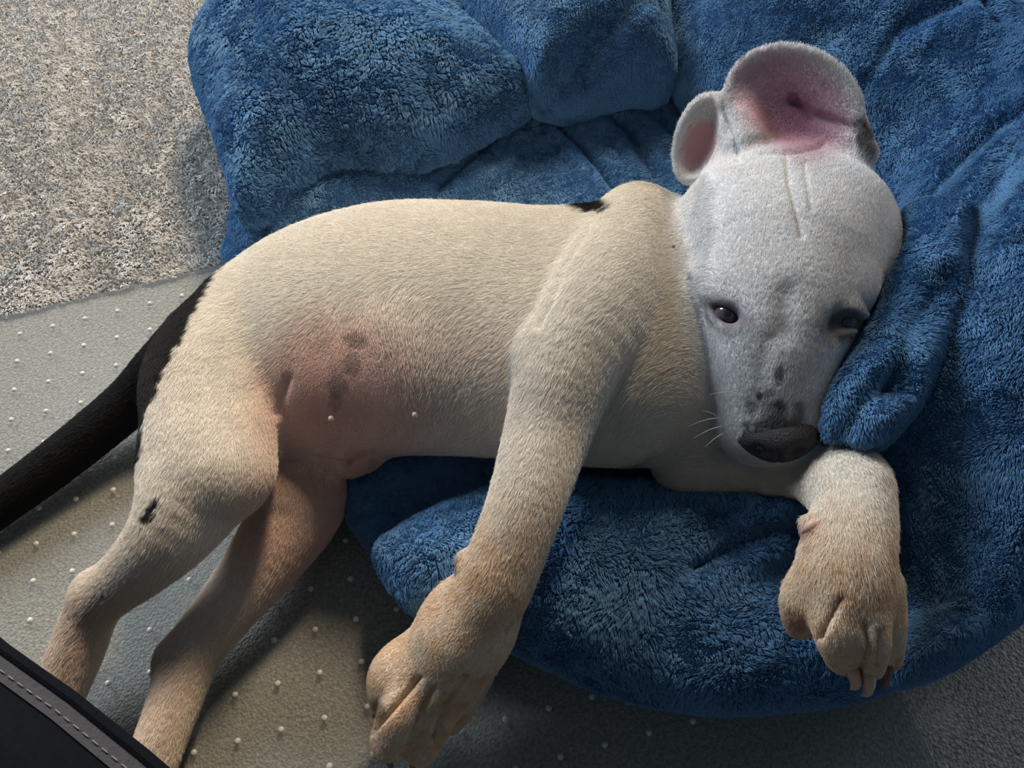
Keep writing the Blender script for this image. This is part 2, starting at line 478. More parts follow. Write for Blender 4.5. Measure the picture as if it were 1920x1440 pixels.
# lower hind leg
L1 = Body(lo, hi)
L1.chain([(470, 800, .040, 110), (545, 900, .036, 100), (552, 960, .033, 82), (492, 1055, .030, 66), (426, 1140, .027, 55), (362, 1225, .023, 51), (322, 1330, .021, 46),
          (285, 1430, .019, 45), (245, 1530, .017, 52)], 0.014)
L1.ball(330, 1235, .022, 33, 0.010)
# upper hind leg
L2 = Body(lo, hi)
L2.chain([(478, 615, .074, 116), (412, 705, .082, 128), (392, 790, .086, 114), (392, 870, .086, 106), (330, 985, .082, 78), (262, 1062, .068, 58), (182, 1132, .050, 46), (142, 1225, .036, 46),
          (92, 1335, .024, 46), (62, 1385, .022, 48)], 0.016)
L2.chain([(480, 650, .080, 84), (450, 760, .092, 70), (430, 870, .094, 66)], 0.014, flow=False)
L2.ball(437, 893, .092, 58, 0.014)
L2.ball(176, 1104, .052, 28, 0.012)
L2.ball(340, 880, .080, 60, 0.02)
# upper foreleg
L3 = Body(lo, hi)
L3.chain([(1195, 430, .108, 84), (1165, 500, .122, 106), (1130, 580, .130, 116), (1066, 690, .130, 94), (1030, 800, .122, 80), (990, 930, .118, 70), (950, 1040, .108, 68), (920, 1110, .098, 70), (870, 1185, .080, 78)], 0.016)
L3.ball(1012, 660, .130, 46, 0.012)
L3.ball(874, 1050, .104, 17, 0.006)               # carpal pad
L3.chain([(880, 1170, .078, 82), (830, 1245, .060, 88), (800, 1280, .052, 82)], 0.012, 1.15)
TOES3 = ([(800, 1215, .058, 46), (745, 1265, .052, 52), (726, 1308, .038, 34)],
         [(820, 1250, .066, 44), (765, 1330, .056, 50), (735, 1385, .036, 40)],
         [(850, 1270, .060, 42), (808, 1350, .050, 42), (790, 1400, .034, 34)],
         [(885, 1260, .046, 42), (862, 1315, .038, 34), (846, 1352, .024, 24)])
for nd in TOES3: L3.chain(nd, 0.0022)
# lower foreleg, bent over the front bolster
L4 = Body(lo, hi)
L4.chain([(1290, 868, .066, 66), (1400, 880, .076, 50), (1500, 884, .098, 48), (1580, 915, .118, 70), (1600, 960, .124, 72), (1588, 1040, .128, 82), (1586, 1090, .126, 86), (1586, 1130, .120, 80)], 0.014)
L4.ball(1600, 900, .118, 52, 0.012)
L4.ball(1520, 985, .128, 15, 0.005, (1.5, .8, .9), 40)
TOES4 = ([(1540, 1070, .122, 44), (1508, 1125, .114, 42), (1500, 1168, .100, 30)],
         [(1566, 1100, .130, 44), (1570, 1178, .124, 45), (1582, 1232, .104, 33)],
         [(1610, 1105, .132, 44), (1624, 1188, .124, 42), (1628, 1246, .102, 29)],
         [(1645, 1095, .124, 44), (1660, 1172, .112, 36), (1664, 1232, .094, 26)])
for nd in TOES4: L4.chain(nd, 0.0022)
# head
H_ = Body(lo, hi)
HZ = 0.024
H_.chain([(1476, 425, .118 + .006, 150), (1468, 470, .128, 176), (1462, 540, .130, 156)], 0.02, 1.3, flow=False)
H_.ball(1470, 428, .125, 170, 0.025, (1.10, .84, .66))
H_.ball(1348, 545, .110, 70, 0.02); H_.ball(1600, 520, .114, 66, 0.02)
H_.ball(1335, 640, .098, 44, 0.02)
H_.chain([(1462, 500, .138, 140), (1456, 580, .140, 126), (1448, 680, .130, 110), (1447, 775, .116, 97)], 0.016, 1.1, flow=False)
H_.ball(1403, 806, .104, 60, 0.008); H_.ball(1490, 800, .104, 50, 0.010)
H_.ball(1452, 790, .118, 62, 0.012, (1.05, .75, .8))
H_.ball(1360, 536, .146, 46, 0.014, (1.3, .6, .5), 14); H_.ball(1572, 540, .150, 42, 0.014, (1.3, .6, .5), -12)
EYES = [(1364, 588, .1475), (1582, 604, .1475)]
H_.ball(1364, 586, .152, 32, 0.005, (1.0, .72, .8), 40, mode='sub')
H_.ball(1584, 602, .157, 32, 0.005, (1.1, .8, .8), -30, mode='sub')
H_.chain([(1326, 556, .148, 9), (1348, 562, .1535, 11), (1374, 571, .1550, 11), (1398, 592, .152, 9)], 0.004, flow=False)
H_.chain([(1552, 596, .152, 9), (1576, 582, .156, 12), (1600, 580, .156, 12), (1622, 592, .150, 9)], 0.004, flow=False)
H_.chain([(1334, 590, .146, 6), (1350, 608, .1495, 7), (1372, 618, .1505, 7), (1396, 610, .150, 7)], 0.004, flow=False)
H_.chain([(1555, 612, .150, 6), (1578, 626, .151, 8), (1605, 622, .150, 7)], 0.004, flow=False)
FLOW.append((P(1470, 560, .13), P(1480, 250, .14), (P(1480, 250, .14) - P(1470, 560, .13)) / 0.09, .05))
FLOW.append((P(1450, 800, .11), P(1465, 600, .13), (P(1465, 600, .13) - P(1450, 800, .11)) / 0.06, .04))
# ears: bowls opening towards the viewer
def bowl(px, py, z, a, b_, t, ang, shift, lean=(0, 0), rim=0.86):
    c = P(px, py, z)
    n = CAM - c; n /= np.linalg.norm(n); n = n + RGT * lean[0] - DWN * lean[1]; n /= np.linalg.norm(n)
    e1 = RGT - n * RGT.dot(n); e1 /= np.linalg.norm(e1); e2 = np.cross(n, e1)
    q = math.radians(ang)
    f1 = e1 * math.cos(q) - e2 * math.sin(q); f2 = e1 * math.sin(q) + e2 * math.cos(q)
    R = np.array([f1, f2, n]); s_ = depth(c) / F_PX
    B = Body(lo, hi)
    rr = np.array([a * s_, b_ * s_, t]); m_ = rr.max()
    B._put(lambda x, y, zz: d_ell(x, y, zz, c, rr, R), c - m_, c + m_, 0.001)
    c2 = c + n * shift; r2 = np.array([a * s_ * rim, b_ * s_ * rim, t * 1.05]); m2 = r2.max()
    B._put(lambda x, y, zz: d_ell(x, y, zz, c2, r2, R), c2 - m2, c2 + m2, 0.003, 'sub')
    return B
E1 = bowl(1486, 194, .160, 134, 98, .0075, 30, .0046, lean=(0.0, 0.15), rim=.95)
E2 = bowl(1312, 262, .138, 47, 84, .0115, 14, .0058, lean=(-0.10, 0.1), rim=0.84)
E2.chain([(1350, 205, .138, 18), (1372, 270, .138, 22), (1362, 330, .136, 30)], 0.006, flow=False)
E1.chain([(1388, 190, .152, 22), (1400, 270, .146, 40)], 0.008, flow=False)
E1.chain([(1606, 225, .154, 16), (1618, 290, .148, 26)], 0.006, flow=False)
E1.chain([(1510, 205, .164, 16), (1545, 222, .164, 13), (1604, 242, .164, 7)], 0.005, mode='sub')
merge(H_, E1, 0.006); merge(H_, E2, 0.006)
merge(T_, L1, 0.004); merge(T_, L2, 0.007); merge(T_, L4, 0.005); merge(T_, L3, 0.003); merge(T_, H_, 0.004)
# groin hollow and skin fold in front of the thigh
# shoulder fold

T_.g.F[:, :, :] = smax(T_.g.F, (0.0046 - (T_.g.lo[2] + np.arange(T_.g.n[2]) * HG))[None, None, :].astype(np.float32), 0.003)
BV, BQ = surface_nets(T_.g.F, T_.g.lo, HG)
BV = relax(BV, BQ, 4)
PUP = T_.g
del L1, L2, L3, L4, E1, E2, H_
BN = vnormals(BV, BQ)
CREASE = np.zeros(len(BV))
def sculpt(line, width, depth_, tol=.012):
    """press (or raise, depth_ < 0) a line into the skin that faces the viewer along it"""
    global BV
    u, v = project(BV)
    pl = np.array(line, float)
    sel = np.where((u > pl[:, 0].min() - 4 * width) & (u < pl[:, 0].max() + 4 * width) & (v > pl[:, 1].min() - 4 * width) & (v < pl[:, 1].max() + 4 * width) & ((BN * (CAM - BV)).sum(1) > 0))[0]
    d = line_d(u[sel], v[sel], pl); sel = sel[d < 3 * width]; d = d[d < 3 * width]
    if not len(sel): return
    zc = (BV[sel] - CAM) @ FWD
    cell = (u[sel] // 12).astype(int) * 10000 + (v[sel] // 12).astype(int)
    _, inv = np.unique(cell, return_inverse=True); mn = np.full(inv.max() + 1, 9.0); np.minimum.at(mn, inv, zc)
    w_ = np.exp(-(d / width) ** 2) * (zc < mn[inv] + tol)
    BV[sel] -= BN[sel] * (w_ * depth_)[:, None]
    if depth_ > 0: CREASE[sel] = np.maximum(CREASE[sel], w_)
for ln_, wd_, dp_ in (
        ([(785, 1270), (768, 1293), (735, 1330), (697, 1372)], 6, .0036), ([(812, 1290), (793, 1325), (768, 1395), (745, 1430)], 6, .0026), ([(872, 1268), (845, 1310), (825, 1350), (812, 1385)], 6, .0026),
        ([(1578, 1118), (1551, 1167), (1538, 1195)], 6, .0030), ([(1622, 1170), (1629, 1215), (1612, 1262)], 6, .0032), ([(1652, 1180), (1650, 1215), (1646, 1250)], 6, .0026),
        ([(1474, 290), (1478, 340), (1490, 390), (1502, 445)], 6, .0019), ([(1508, 310), (1514, 350), (1520, 395)], 6, .0010), ([(1430, 288), (1490, 286), (1545, 272)], 5, .0022),
                ([(1122, 398), (1100, 440), (1062, 500), (1040, 560), (1012, 612)], 5, .0012), 
        ([(538, 710), (526, 750), (522, 775)], 9, .0022), ([(525, 853), (570, 858), (650, 872)], 6, .003),
        ([(1490, 190), (1525, 216), (1604, 240)], 9, .0040), ([(1398, 800), (1408, 838), (1440, 864)], 5, .0025),
        ([(1355, 205), (1375, 260), (1385, 300)], 6, .0020), ([(1440, 640), (1425, 700), (1420, 760)], 18, .0010), ([(1474, 555), (1470, 620)], 26, .0026),
        ([(655, 868), (690, 850)], 4, .003)):
    sculpt(ln_, wd_, dp_)
BN = vnormals(BV, BQ)

def blob(u, v, x, y, rx, ry, ang=0.0, soft=0.35):
    a = math.radians(ang); X = (u - x) * math.cos(a) + (v - y) * math.sin(a); Y = -(u - x) * math.sin(a) + (v - y) * math.cos(a)
    return 1 - sstep(1 - soft, 1 + soft, np.sqrt((X / rx) ** 2 + (Y / ry) ** 2))
def side(u, v, pts):       # signed px distance to a polyline, + on its right-hand side (going along it)
    best = np.full(u.shape, 1e9); sg = np.zeros(u.shape)
    for (ax_, ay_), (bx, by) in zip(pts[:-1], pts[1:]):
        ex, ey = bx - ax_, by - ay_; wx, wy = u - ax_, v - ay_
        t = np.clip((wx * ex + wy * ey) / (ex * ex + ey * ey), 0, 1)
        d = np.hypot(wx - ex * t, wy - ey * t); c = ex * wy - ey * wx
        m_ = d < best; best = np.where(m_, d, best); sg = np.where(m_, np.sign(c), sg)
    return best * sg
def coat(p, nrm):
    """pigment of skin and hair over the body; returns colour and hair length"""
    u, v = project(p)
    u = u + 5 * vnoise(p, 300, 1) + 3 * vnoise(p, 700, 2); v = v + 5 * vnoise(p, 300, 4) + 3 * vnoise(p, 700, 6)
    cream = np.array([0.84, 0.785, 0.695]); white = np.array([0.76, 0.75, 0.745]); tan = np.array([0.74, 0.51, 0.31]); pink = np.array([0.75, 0.43, 0.355])
    black = np.array([0.012, 0.011, 0.011])
    c = np.ones((len(p), 1)) * cream
    L = np.full(len(p), 0.0033)
    def mixin(t, k):
        nonlocal c; c = c * (1 - t[:, None]) + np.asarray(k) * t[:, None]
    head = sstep(1240, 1310, u) * (v < 880) * sstep(900, 830, v)
    head = np.maximum(0, 1 - sstep(-20, 30, side(u, v, [(1255, 320), (1270, 470), (1285, 580), (1315, 700), (1350, 850)]))) * (v < 872) * (1 - ((u > 1520) & (v > 834)))
    mixin(head * 1.0, white)
    # tan staining towards the paws
    front = sstep(820, 1130, v) * (u > 640)
    mixin(np.clip(front * (0.72 + 0.45 * fbm(p, 110, 3)), 0, 1), tan); mixin(np.clip(front * sstep(.1, .6, fbm(p, 160, 13)), 0, 1) * .45, np.array([.50, .31, .17]))
    hind = sstep(820, 1250, v) * (u < 640)
    mixin(hind * 0.5, np.array([0.70, 0.50, 0.37]))
    mixin(sstep(840, 900, v) * blob(u, v, 560, 960, 110, 150, 25, 0.5) * 0.6, np.array([0.70, 0.43, 0.33]))
    # bare pink belly
    bel = blob(u, v, 628, 760, 125, 135, 0, 0.7) * (nrm[:, 2] > -0.5)
    bel2 = blob(u, v, 760, 730, 210, 150, 0, 0.55)
    mixin(bel2 * 0.45, np.array([0.70, 0.54, 0.46])); mixin(bel * 0.8, pink)
    L = L * (1 - 0.72 * sstep(.2, .9, bel))
    for x, y, rx, ry, k in ((665, 632, 22, 18, .5), (662, 684, 18, 18, .55), (632, 722, 20, 22, .45), (630, 752, 14, 18, .4), (636, 690, 22, 14, .25)):
        mixin(blob(u, v, x, y, rx, ry, 0, 0.25) * k, np.array([0.20, 0.13, 0.10]))
    mixin(blob(u, v, 670, 868, 34, 26) * 0.8, np.array([0.55, 0.27, 0.22])); L = L * (1 - 0.8 * blob(u, v, 665, 868, 36, 28))
    # black tail, rump band
    sd = side(u, v, [(440, 470), (400, 530), (360, 600), (322, 670), (290, 735), (272, 770), (262, 900)])
    mixin(sstep(-4, 4, sd) * (u < 470) * (v > 440) * (v < 1040 - .69 * u), black)
    mixin(blob(u, v, 1108, 383, 36, 13, 0, .3), black)
    # leg flecks
    for x, y, rx, ry, a in ((288, 945, 7, 17, 30), (275, 964, 6, 13, 35), (285, 966, 3, 9, 40), (268, 992, 2, 7, 40), (193, 1113, 2, 3, 0), (1268, 462, 2.5, 3, 0)):
        mixin(blob(u, v, x, y, rx, ry, a, .3), black * 2)
    # ears
    e1 = blob(u, v, 1487, 198, 116, 82, 30, .35); mixin(e1 * .92, np.array([.55, .32, .38])); L = L * (1 - .75 * e1)
    e1 = blob(u, v, 1492, 212, 74, 54, 60, .8); mixin(e1 * .8, np.array([.24, .08, .13]))
    e2 = blob(u, v, 1312, 272, 30, 48, 20, .3); mixin(e2 * .9, np.array([.58, .30, .31])); L = L * (1 - .75 * e2)
    mixin(blob(u, v, 1622, 262, 18, 38, -14, .4) * .85, black * 2)
    mixin(blob(u, v, 1392, 112, 10, 6, -50, .5) * .6, black * 3)
    # muzzle spots
    for x, y, rx, ry, a, k in ((1462, 706, 9, 17, 0, .7), (1436, 744, 16, 11, -15, .6), (1422, 748, 6, 6, 0, .9), (1408, 768, 10, 16, -20, .5), (1448, 775, 26, 18, 0, .6), (1462, 765, 9, 14, 0, .8),
                               (1495, 775, 12, 18, 0, .6), (1455, 801, 52, 15, -4, .85)):
        mixin(blob(u, v, x, y, rx, ry, a, .4) * k, np.array([.10, .095, .10]))
    # eye rims; the right one painted black for the shadow it lies in
    mixin(blob(u, v, 1362, 586, 50, 31, 38, .45) * .92, np.array([.12, .095, .115])); L = L * (1 - .95 * blob(u, v, 1365, 588, 46, 34, 35, .4))
    mixin(blob(u, v, 1584, 606, 52, 34, -25, .45) * .9, np.array([.035, .03, .034])); L = L * (1 - .95 * blob(u, v, 1586, 602, 46, 34, -20, .4))
    mixin(blob(u, v, 1298, 515, 5, 9, 0, .5) * .6, black * 10)
    # carpal pads and toe pads
    mixin(blob(u, v, 854, 1058, 10, 20, 15, .4) * .7, np.array([.20, .10, .08])); mixin(blob(u, v, 1516, 990, 24, 13, -35, .4) * .7, np.array([.42, .20, .16]))
    mixin(blob(u, v, 1490, 1165, 24, 26, 0, .5) * .6, np.array([.40, .18, .14]))
    mixin(blob(u, v, 710, 1330, 12, 22, -25, .5) * .7, np.array([.18, .09, .07]))
    L = np.where(head > .5, L * .75, L)
    L = L * (1 - .50 * sstep(1060, 1180, v) * (u > 640))
    return np.clip(c * (1 + 0.05 * fbm(p, 120, 9)[:, None]), 0.005, 0.95), L
bc, bl = coat(BV, BN)
me = mesh_np('body', BV, BQ); set_color(me, bc)
body = link('body', me, M_SKIN, puppy)

# lay of the coat
FA = np.array([f[0] for f in FLOW]); FB = np.array([f[1] for f in FLOW]); FD = np.array([f[2] / np.linalg.norm(f[2]) for f in FLOW]); FR = np.array([f[3] for f in FLOW])
def flow(p):
    out = np.zeros_like(p)
    for a, b_, d, r in zip(FA, FB, FD, FR):
        e = b_ - a; t = np.clip(((p - a) @ e) / (e @ e), 0, 1)
        dist = np.linalg.norm(p - a - t[:, None] * e, axis=1)
        out += (np.exp(-(np.maximum(dist - r, -r * .5) + r * .5) / 0.012))[:, None] * d
    # whorl fanning out over the belly
    u, v = project(p)
    wv = blob(u, v, 770, 720, 200, 190, 0, .6)[:, None]
    fan = RGT * np.clip(-(u - 775) / 170.0, -1.2, .4)[:, None] + DWN * .9
    out = out / (np.linalg.norm(out, axis=1, keepdims=True) + 1e-9)
    return out * (1 - wv) + fan * wv
def fur(name, V, Q, Nn, dens):
    u, v = project(V)
    ctr = CAM - V; ctr /= np.linalg.norm(ctr, axis=1, keepdims=True)
    keep = ((Nn * ctr).sum(1) > -0.3) & (u > -60) & (u < 1980) & (v > -60) & (v < 1500)
    T = np.concatenate([Q[:, [0, 1, 2]], Q[:, [0, 2, 3]]]); T = T[keep[T].all(1)]
    A = np.linalg.norm(np.cross(V[T[:, 1]] - V[T[:, 0]], V[T[:, 2]] - V[T[:, 0]]), axis=1).sum() / 2
    n = int(A * dens * HAIR)
    Ti, B, _ = scatter(V, Q, n, keep)
    p = interp(Ti, B, V); nn = interp(Ti, B, Nn); nn /= np.linalg.norm(nn, axis=1, keepdims=True)
    c, L = coat(p, nn)
    L = L * (1 - .25 * interp(Ti, B, CREASE))
    f = flow(p); f += 0.22 * np.stack([vnoise(p, 130, 2), vnoise(p, 130, 12), vnoise(p, 130, 22)], 1)
    f -= nn * (f * nn).sum(1)[:, None]; f /= np.linalg.norm(f, axis=1, keepdims=True) + 1e-9
    f += rng.normal(0, .12, (n, 3))
    lift = 0.16 + 0.10 * rng.random(n)
    L = L * (0.7 + 0.6 * rng.random(n))
    ok = L > 0.0007
    p, nn, f, lift, L, c = p[ok], nn[ok], f[ok], lift[ok], L[ok], c[ok]; n = len(p)
    mid = p + (f * .5 + nn * lift[:, None] * .65) * L[:, None]
    tip = p + (f + nn * lift[:, None] * .75) * L[:, None]
    r = np.full(n, 0.000078)
    c = c * (1 + rng.normal(0, .08, n))[:, None]
    hair_object(name, np.stack([p - nn * .0003, mid, tip], 1), np.stack([r, r * .9, r * .25], 1), np.clip(c, .004, .97), M_FUR, body)
if HAIR > 0: fur('fur', BV, BQ, BN, 5.5e6)

# ------------------------------------------------------------------ dog bed
bed = empty('dog_bed', tuple(P(1100, 650, 0)))
tag(bed, 'blue plush dog bed with fat crumpled bolsters, puppy lying in it', 'pet bed')
BLUE = np.array([0.140, 0.292, 0.49])
BED_MESH = {}
def pillow(name, outline, zm, H, R, creases=(), lump=0.006, seed=0.0, h=0.0032, tilt=(0, 0), zmin=0.0045, bumps=()):
    """a stuffed plush panel: outline in plan at height zm, half thickness H, edge roundness R"""
    poly = smooth_poly([P(a, b_, zm)[:2] for a, b_ in outline])
    lo = np.r_[poly.min(0) - 0.02, -0.01]; hi = np.r_[poly.max(0) + 0.02, zm + H + 0.03 + sum(b_[3] for b_ in bumps)]
    g = Grid(lo, hi, h)
    sl, x, y, z = g.sub(lo, hi)
    X, Y = np.broadcast_arrays(x[:, :, 0], y[:, :, 0])
    d = poly_sd(X, Y, poly)
    c0 = poly.mean(0)
    zc = zm + (X - c0[0]) * tilt[0] + (Y - c0[1]) * tilt[1]
    q = np.stack([X, Y, np.zeros_like(X)], -1)
    ht = H * (1 + 0.0 * X)
    for bx, by, br, bh in bumps:
        c = P(bx, by, zm); ht = ht + bh * np.exp(-((X - c[0]) ** 2 + (Y - c[1]) ** 2) / br ** 2)
    n_ = fbm(q, 22, seed) * lump
    for pl, wd, dp in creases:
        pw = np.array([P(a, b_, zm + H * 0.8)[:2] for a, b_ in pl])
        dl = line_d(X, Y, pw)
        n_ = n_ - dp * np.exp(-(dl / wd) ** 2) + 0.25 * dp * np.exp(-((dl - 2.2 * wd) / wd) ** 2)
    t = np.clip(1 - d / R, 0, 3)[:, :, None]
    zz = z - (zc + n_)[:, :, None]
    FF = (np.sqrt((zz / ht[:, :, None]) ** 2 + t ** 2) - 1) * 0.02
    FF = smax(FF, np.broadcast_to(zmin - z, FF.shape), 0.004)
    # the stuffing gives way where the puppy lies
    xs, ys, zs = (np.clip((np.ravel(t_) - PUP.lo[i_]) / PUP.h, 0, PUP.n[i_] - 1.001) for i_, t_ in enumerate((x, y, z)))
    def tri(A, c, axis):
        i_ = np.floor(c).astype(int); f_ = (c - i_).astype(np.float32); sh = [1, 1, 1]; sh[axis] = -1; f_ = f_.reshape(sh)
        return np.take(A, i_, axis) * (1 - f_) + np.take(A, i_ + 1, axis) * f_
    body_sd = tri(tri(tri(PUP.F, xs, 0), ys, 1), zs, 2)
    FF = smax(FF, (0.0022 - body_sd).astype(np.float32), 0.003)
    g.F[...] = FF
    V, Q = surface_nets(g.F, g.lo, h)
    V = relax(V, Q, 2)
    me = mesh_np(name, V, Q)
    col = BLUE * (1 + 0.18 * fbm(V, 60, seed + 5)[:, None])
    set_color(me, np.clip(col, 0, 1))
    o = link(name, me, M_PLUSH, bed)
    BED_MESH[o.name] = (o, V, Q, vnormals(V, Q), seed)
    return o

pillow('base_cushion', [(420, 470), (600, 320), (800, 250), (1000, 160), (1260, 110), (1500, 250), (1680, 600), (1690, 900), (1560, 1000),
                        (1300, 1010), (1000, 1000), (800, 1120), (735, 1095), (690, 1030), (645, 965), (620, 905), (600, 830), (520, 640)],
       0.021, 0.020, 0.045, creases=[([(1000, 200), (1090, 280), (1160, 370)], 0.004, 0.010), ([(1090, 180), (1180, 260), (1230, 350)], 0.005, 0.006),
                                    ([(820, 360), (900, 290), (1000, 200)], 0.004, 0.008), ([(1180, 170), (1260, 260), (1290, 350)], 0.005, 0.005)], lump=0.004, seed=1)
pillow('bolster', [(372, 150), (392, 80), (450, 10), (500, -50), (830, -60), (850, 15), (930, 105), (1000, 190), (930, 240), (800, 305),
                   (720, 320), (640, 320), (560, 365), (500, 410), (450, 405), (432, 330), (405, 250)],
       0.058, 0.056, 0.085, lump=0.008, seed=2, bumps=[(640, 160, 0.06, 0.012)])
pillow('bolster', [(815, -60), (835, 0), (870, 50), (930, 108), (1000, 188), (1080, 182), (1180, 166), (1262, 150), (1252, 60), (1235, -60)],
       0.07, 0.058, 0.06, lump=0.006, seed=3, creases=[([(1050, 80), (1150, 30), (1240, -20)], 0.006, 0.008)])
pillow('bolster_fold', [(446, 470), (440, 410), (500, 380), (570, 315), (650, 285), (740, 300), (810, 340), (830, 400), (700, 450), (520, 500)],
       0.028, 0.032, 0.05, lump=0.004, seed=4, creases=[([(480, 440), (500, 400), (560, 340)], 0.004, 0.006)])
pillow('side_bolster', [(1242, -60), (1250, 60), (1265, 150), (1320, 215), (1420, 280), (1560, 330), (1640, 400), (1640, 480), (1590, 600), (1545, 700),
                        (1530, 790), (1540, 880), (1600, 960), (1660, 1060), (1690, 1150), (1640, 1230), (1690, 1285), (1790, 1245), (1900, 1165), (2010, 1085),
                        (2130, 940), (2180, 600), (2150, -60)],
       0.062, 0.062, 0.085, lump=0.010, seed=5, bumps=[(1500, 20, 0.085, 0.055), (1800, 250, .10, .02), (1870, 540, .085, .045), (1765, 740, .075, .032)],  # first bump heightened so the bolster shades the head from the lamp
       creases=[([(1680, 450), (1750, 370), (1830, 310)], 0.005, 0.012), ([(1735, 0), (1780, 60), (1815, 130)], 0.004, 0.007),
                ([(1620, 170), (1660, 120), (1760, 100)], 0.006, 0.006), ([(1870, 300), (1830, 400), (1750, 560)], 0.005, 0.008),
                ([(1700, 700), (1620, 760), (1590, 830)], 0.005, 0.010), ([(1700, 1080), (1780, 1110), (1850, 1120)], 0.006, 0.006)])
pillow('side_fold', [(1668, 420), (1720, 400), (1800, 400), (1830, 470), (1810, 590), (1760, 700), (1690, 800), (1620, 862), (1552, 858), (1526, 810), (1530, 740), (1560, 680),
                     (1600, 590), (1632, 510)],
       0.126, 0.044, 0.075, lump=0.007, seed=6, zmin=0.06, creases=[([(1700, 680), (1645, 720), (1595, 800)], 0.005, 0.010), ([(1780, 500), (1720, 600), (1690, 690)], 0.005, 0.007)])
pillow('front_bolster', [(722, 1085), (706, 1030), (770, 985), (850, 945), (960, 915), (1060, 905), (1200, 910), (1340, 922), (1430, 910), (1480, 900),
                         (1514, 930), (1512, 1000), (1510, 1080), (1530, 1160), (1600, 1220), (1690, 1262), (1640, 1300), (1500, 1325), (1330, 1333), (1150, 1300),
                         (1000, 1235), (900, 1190), (780, 1150)],
       0.040, 0.044, 0.055, lump=0.007, seed=7, creases=[([(1512, 975), (1400, 1015), (1300, 1070)], 0.004, 0.010), ([(1440, 900), (1440, 940), (1420, 980)], 0.004, 0.006)],
       bumps=[(1440, 930, 0.035, 0.024)])

def plush(o, V, Q, Nn, seed, dens, length, clump):
    u, v = project(V)
    keep = (Nn[:, 2] > -0.35) & (u > -160) & (u < 2120) & (v > -160) & (v < 1560)
    ctr = CAM - V; ctr /= np.linalg.norm(ctr, axis=1, keepdims=True)
    keep &= ((Nn * ctr).sum(1) > -0.35)
    T = np.concatenate([Q[:, [0, 1, 2]], Q[:, [0, 2, 3]]]); T = T[keep[T].all(1)]
    A = np.linalg.norm(np.cross(V[T[:, 1]] - V[T[:, 0]], V[T[:, 2]] - V[T[:, 0]]), axis=1).sum() / 2
    n = int(A * dens * HAIR)
    if n < 10: return
    Ti, B, _ = scatter(V, Q, n, keep)
    p = interp(Ti, B, V); nn = interp(Ti, B, Nn); nn /= np.linalg.norm(nn, axis=1, keepdims=True)
    # lay of the pile: wandering, and falling with gravity
    fl = np.stack([fbm(p, 45, seed + 20), fbm(p, 45, seed + 40), fbm(p, 45, seed + 60) - 0.25], 1) * 1.5
    fl += np.stack([vnoise(p, 170, seed + 21), vnoise(p, 170, seed + 41), vnoise(p, 170, seed + 61)], 1) * (0.25 + clump)
    fl += np.array([0.1, -0.35, -0.1])
    fl -= nn * (fl * nn).sum(1)[:, None]
    ln = length * (0.75 + 0.5 * rng.random(n))[:, None]
    tip = p + (nn * 0.60 + fl * 0.72 + rng.normal(0, 0.07, (n, 3))) * ln
    # clumping: pull tips to the tip of the nearest clump centre (jittered lattice)
    cs = 0.0034
    key = np.floor(p / cs + 0.9 * np.stack([vnoise(p, 240, 3.1), vnoise(p, 240, 8.2), vnoise(p, 240, 5.5)], 1)).astype(np.int64)
    hsh = (key[:, 0] * 73856093 ^ key[:, 1] * 19349663 ^ key[:, 2] * 83492791)
    _, inv = np.unique(hsh, return_inverse=True)
    cnt = np.bincount(inv)
    mt = np.stack([np.bincount(inv, tip[:, i]) / cnt for i in range(3)], 1)[inv]
    jit = rng.normal(0, 0.0010, (len(cnt), 3))[inv]
    tip = tip * (1 - clump) + (mt + jit) * clump
    mid = p * 0.5 + tip * 0.5 + nn * ln * 0.20
    pts = np.stack([p, mid, tip], 1)
    rad = np.stack([np.full(n, 0.00015), np.full(n, 0.00014), np.full(n, 0.00006)], 1)
    cl = rng.normal(0, 0.10 * clump, len(cnt))[inv]
    col = BLUE * np.array([1.0, 1.0, 1.0]) * (1 + cl + rng.normal(0, 0.06, n) + 0.18 * fbm(p, 60, seed + 5))[:, None]
    hair_object('plush_pile', pts, rad, np.clip(col, 0.004, 1), M_PILE, o)
for k, (o, V, Q, Nn, sd) in BED_MESH.items():
    if HAIR > 0: plush(o, V, Q, Nn, sd, 3.4e6, *{2: (.0042, .38), 4: (.0036, .26), 7: (.0038, .32), 1: (.0028, .22)}.get(sd, (.0032, .18)))

# ------------------------------------------------------------------ puppy: eyes, nose, claws, teats, whiskers
def uv_ball(name, c, r, R=None, m=None, parent=None, seg=24, rings=14, fn=None):
    V = []; Q = []
    for i in range(1, rings):
        t = math.pi * i / rings
        for k in range(seg):
            a = 2 * math.pi * k / seg; V.append((math.sin(t) * math.cos(a), math.sin(t) * math.sin(a), math.cos(t)))
    V += [(0, 0, 1), (0, 0, -1)]
    for i in range(rings - 2):
        for k in range(seg): Q.append((i * seg + k, i * seg + seg + k, i * seg + seg + (k + 1) % seg, i * seg + (k + 1) % seg))
    top, bot = len(V) - 2, len(V) - 1; l = (rings - 2) * seg
    for k in range(seg): Q.append((top, k, (k + 1) % seg)); Q.append((bot, l + (k + 1) % seg, l + k))
    V = np.array(V)
    if fn is not None: V = fn(V)
    V = V * np.array(r)
    if R is not None: V = V @ np.array(R)
    me = bpy.data.meshes.new(name); me.from_pydata((V + np.array(c)).tolist(), [], Q); me.update()
    for p_ in me.polygons: p_.use_smooth = True
    return link(name, me, m, parent)
def facing(c):
    n = CAM - np.asarray(c); n /= np.linalg.norm(n)
    e1 = RGT - n * RGT.dot(n); e1 /= np.linalg.norm(e1)
    return np.array([e1, np.cross(n, e1), n])
M_EYE = plain('eye_dark', (0.012, 0.010, 0.012), 0.08, 0.6, coat=1.0)
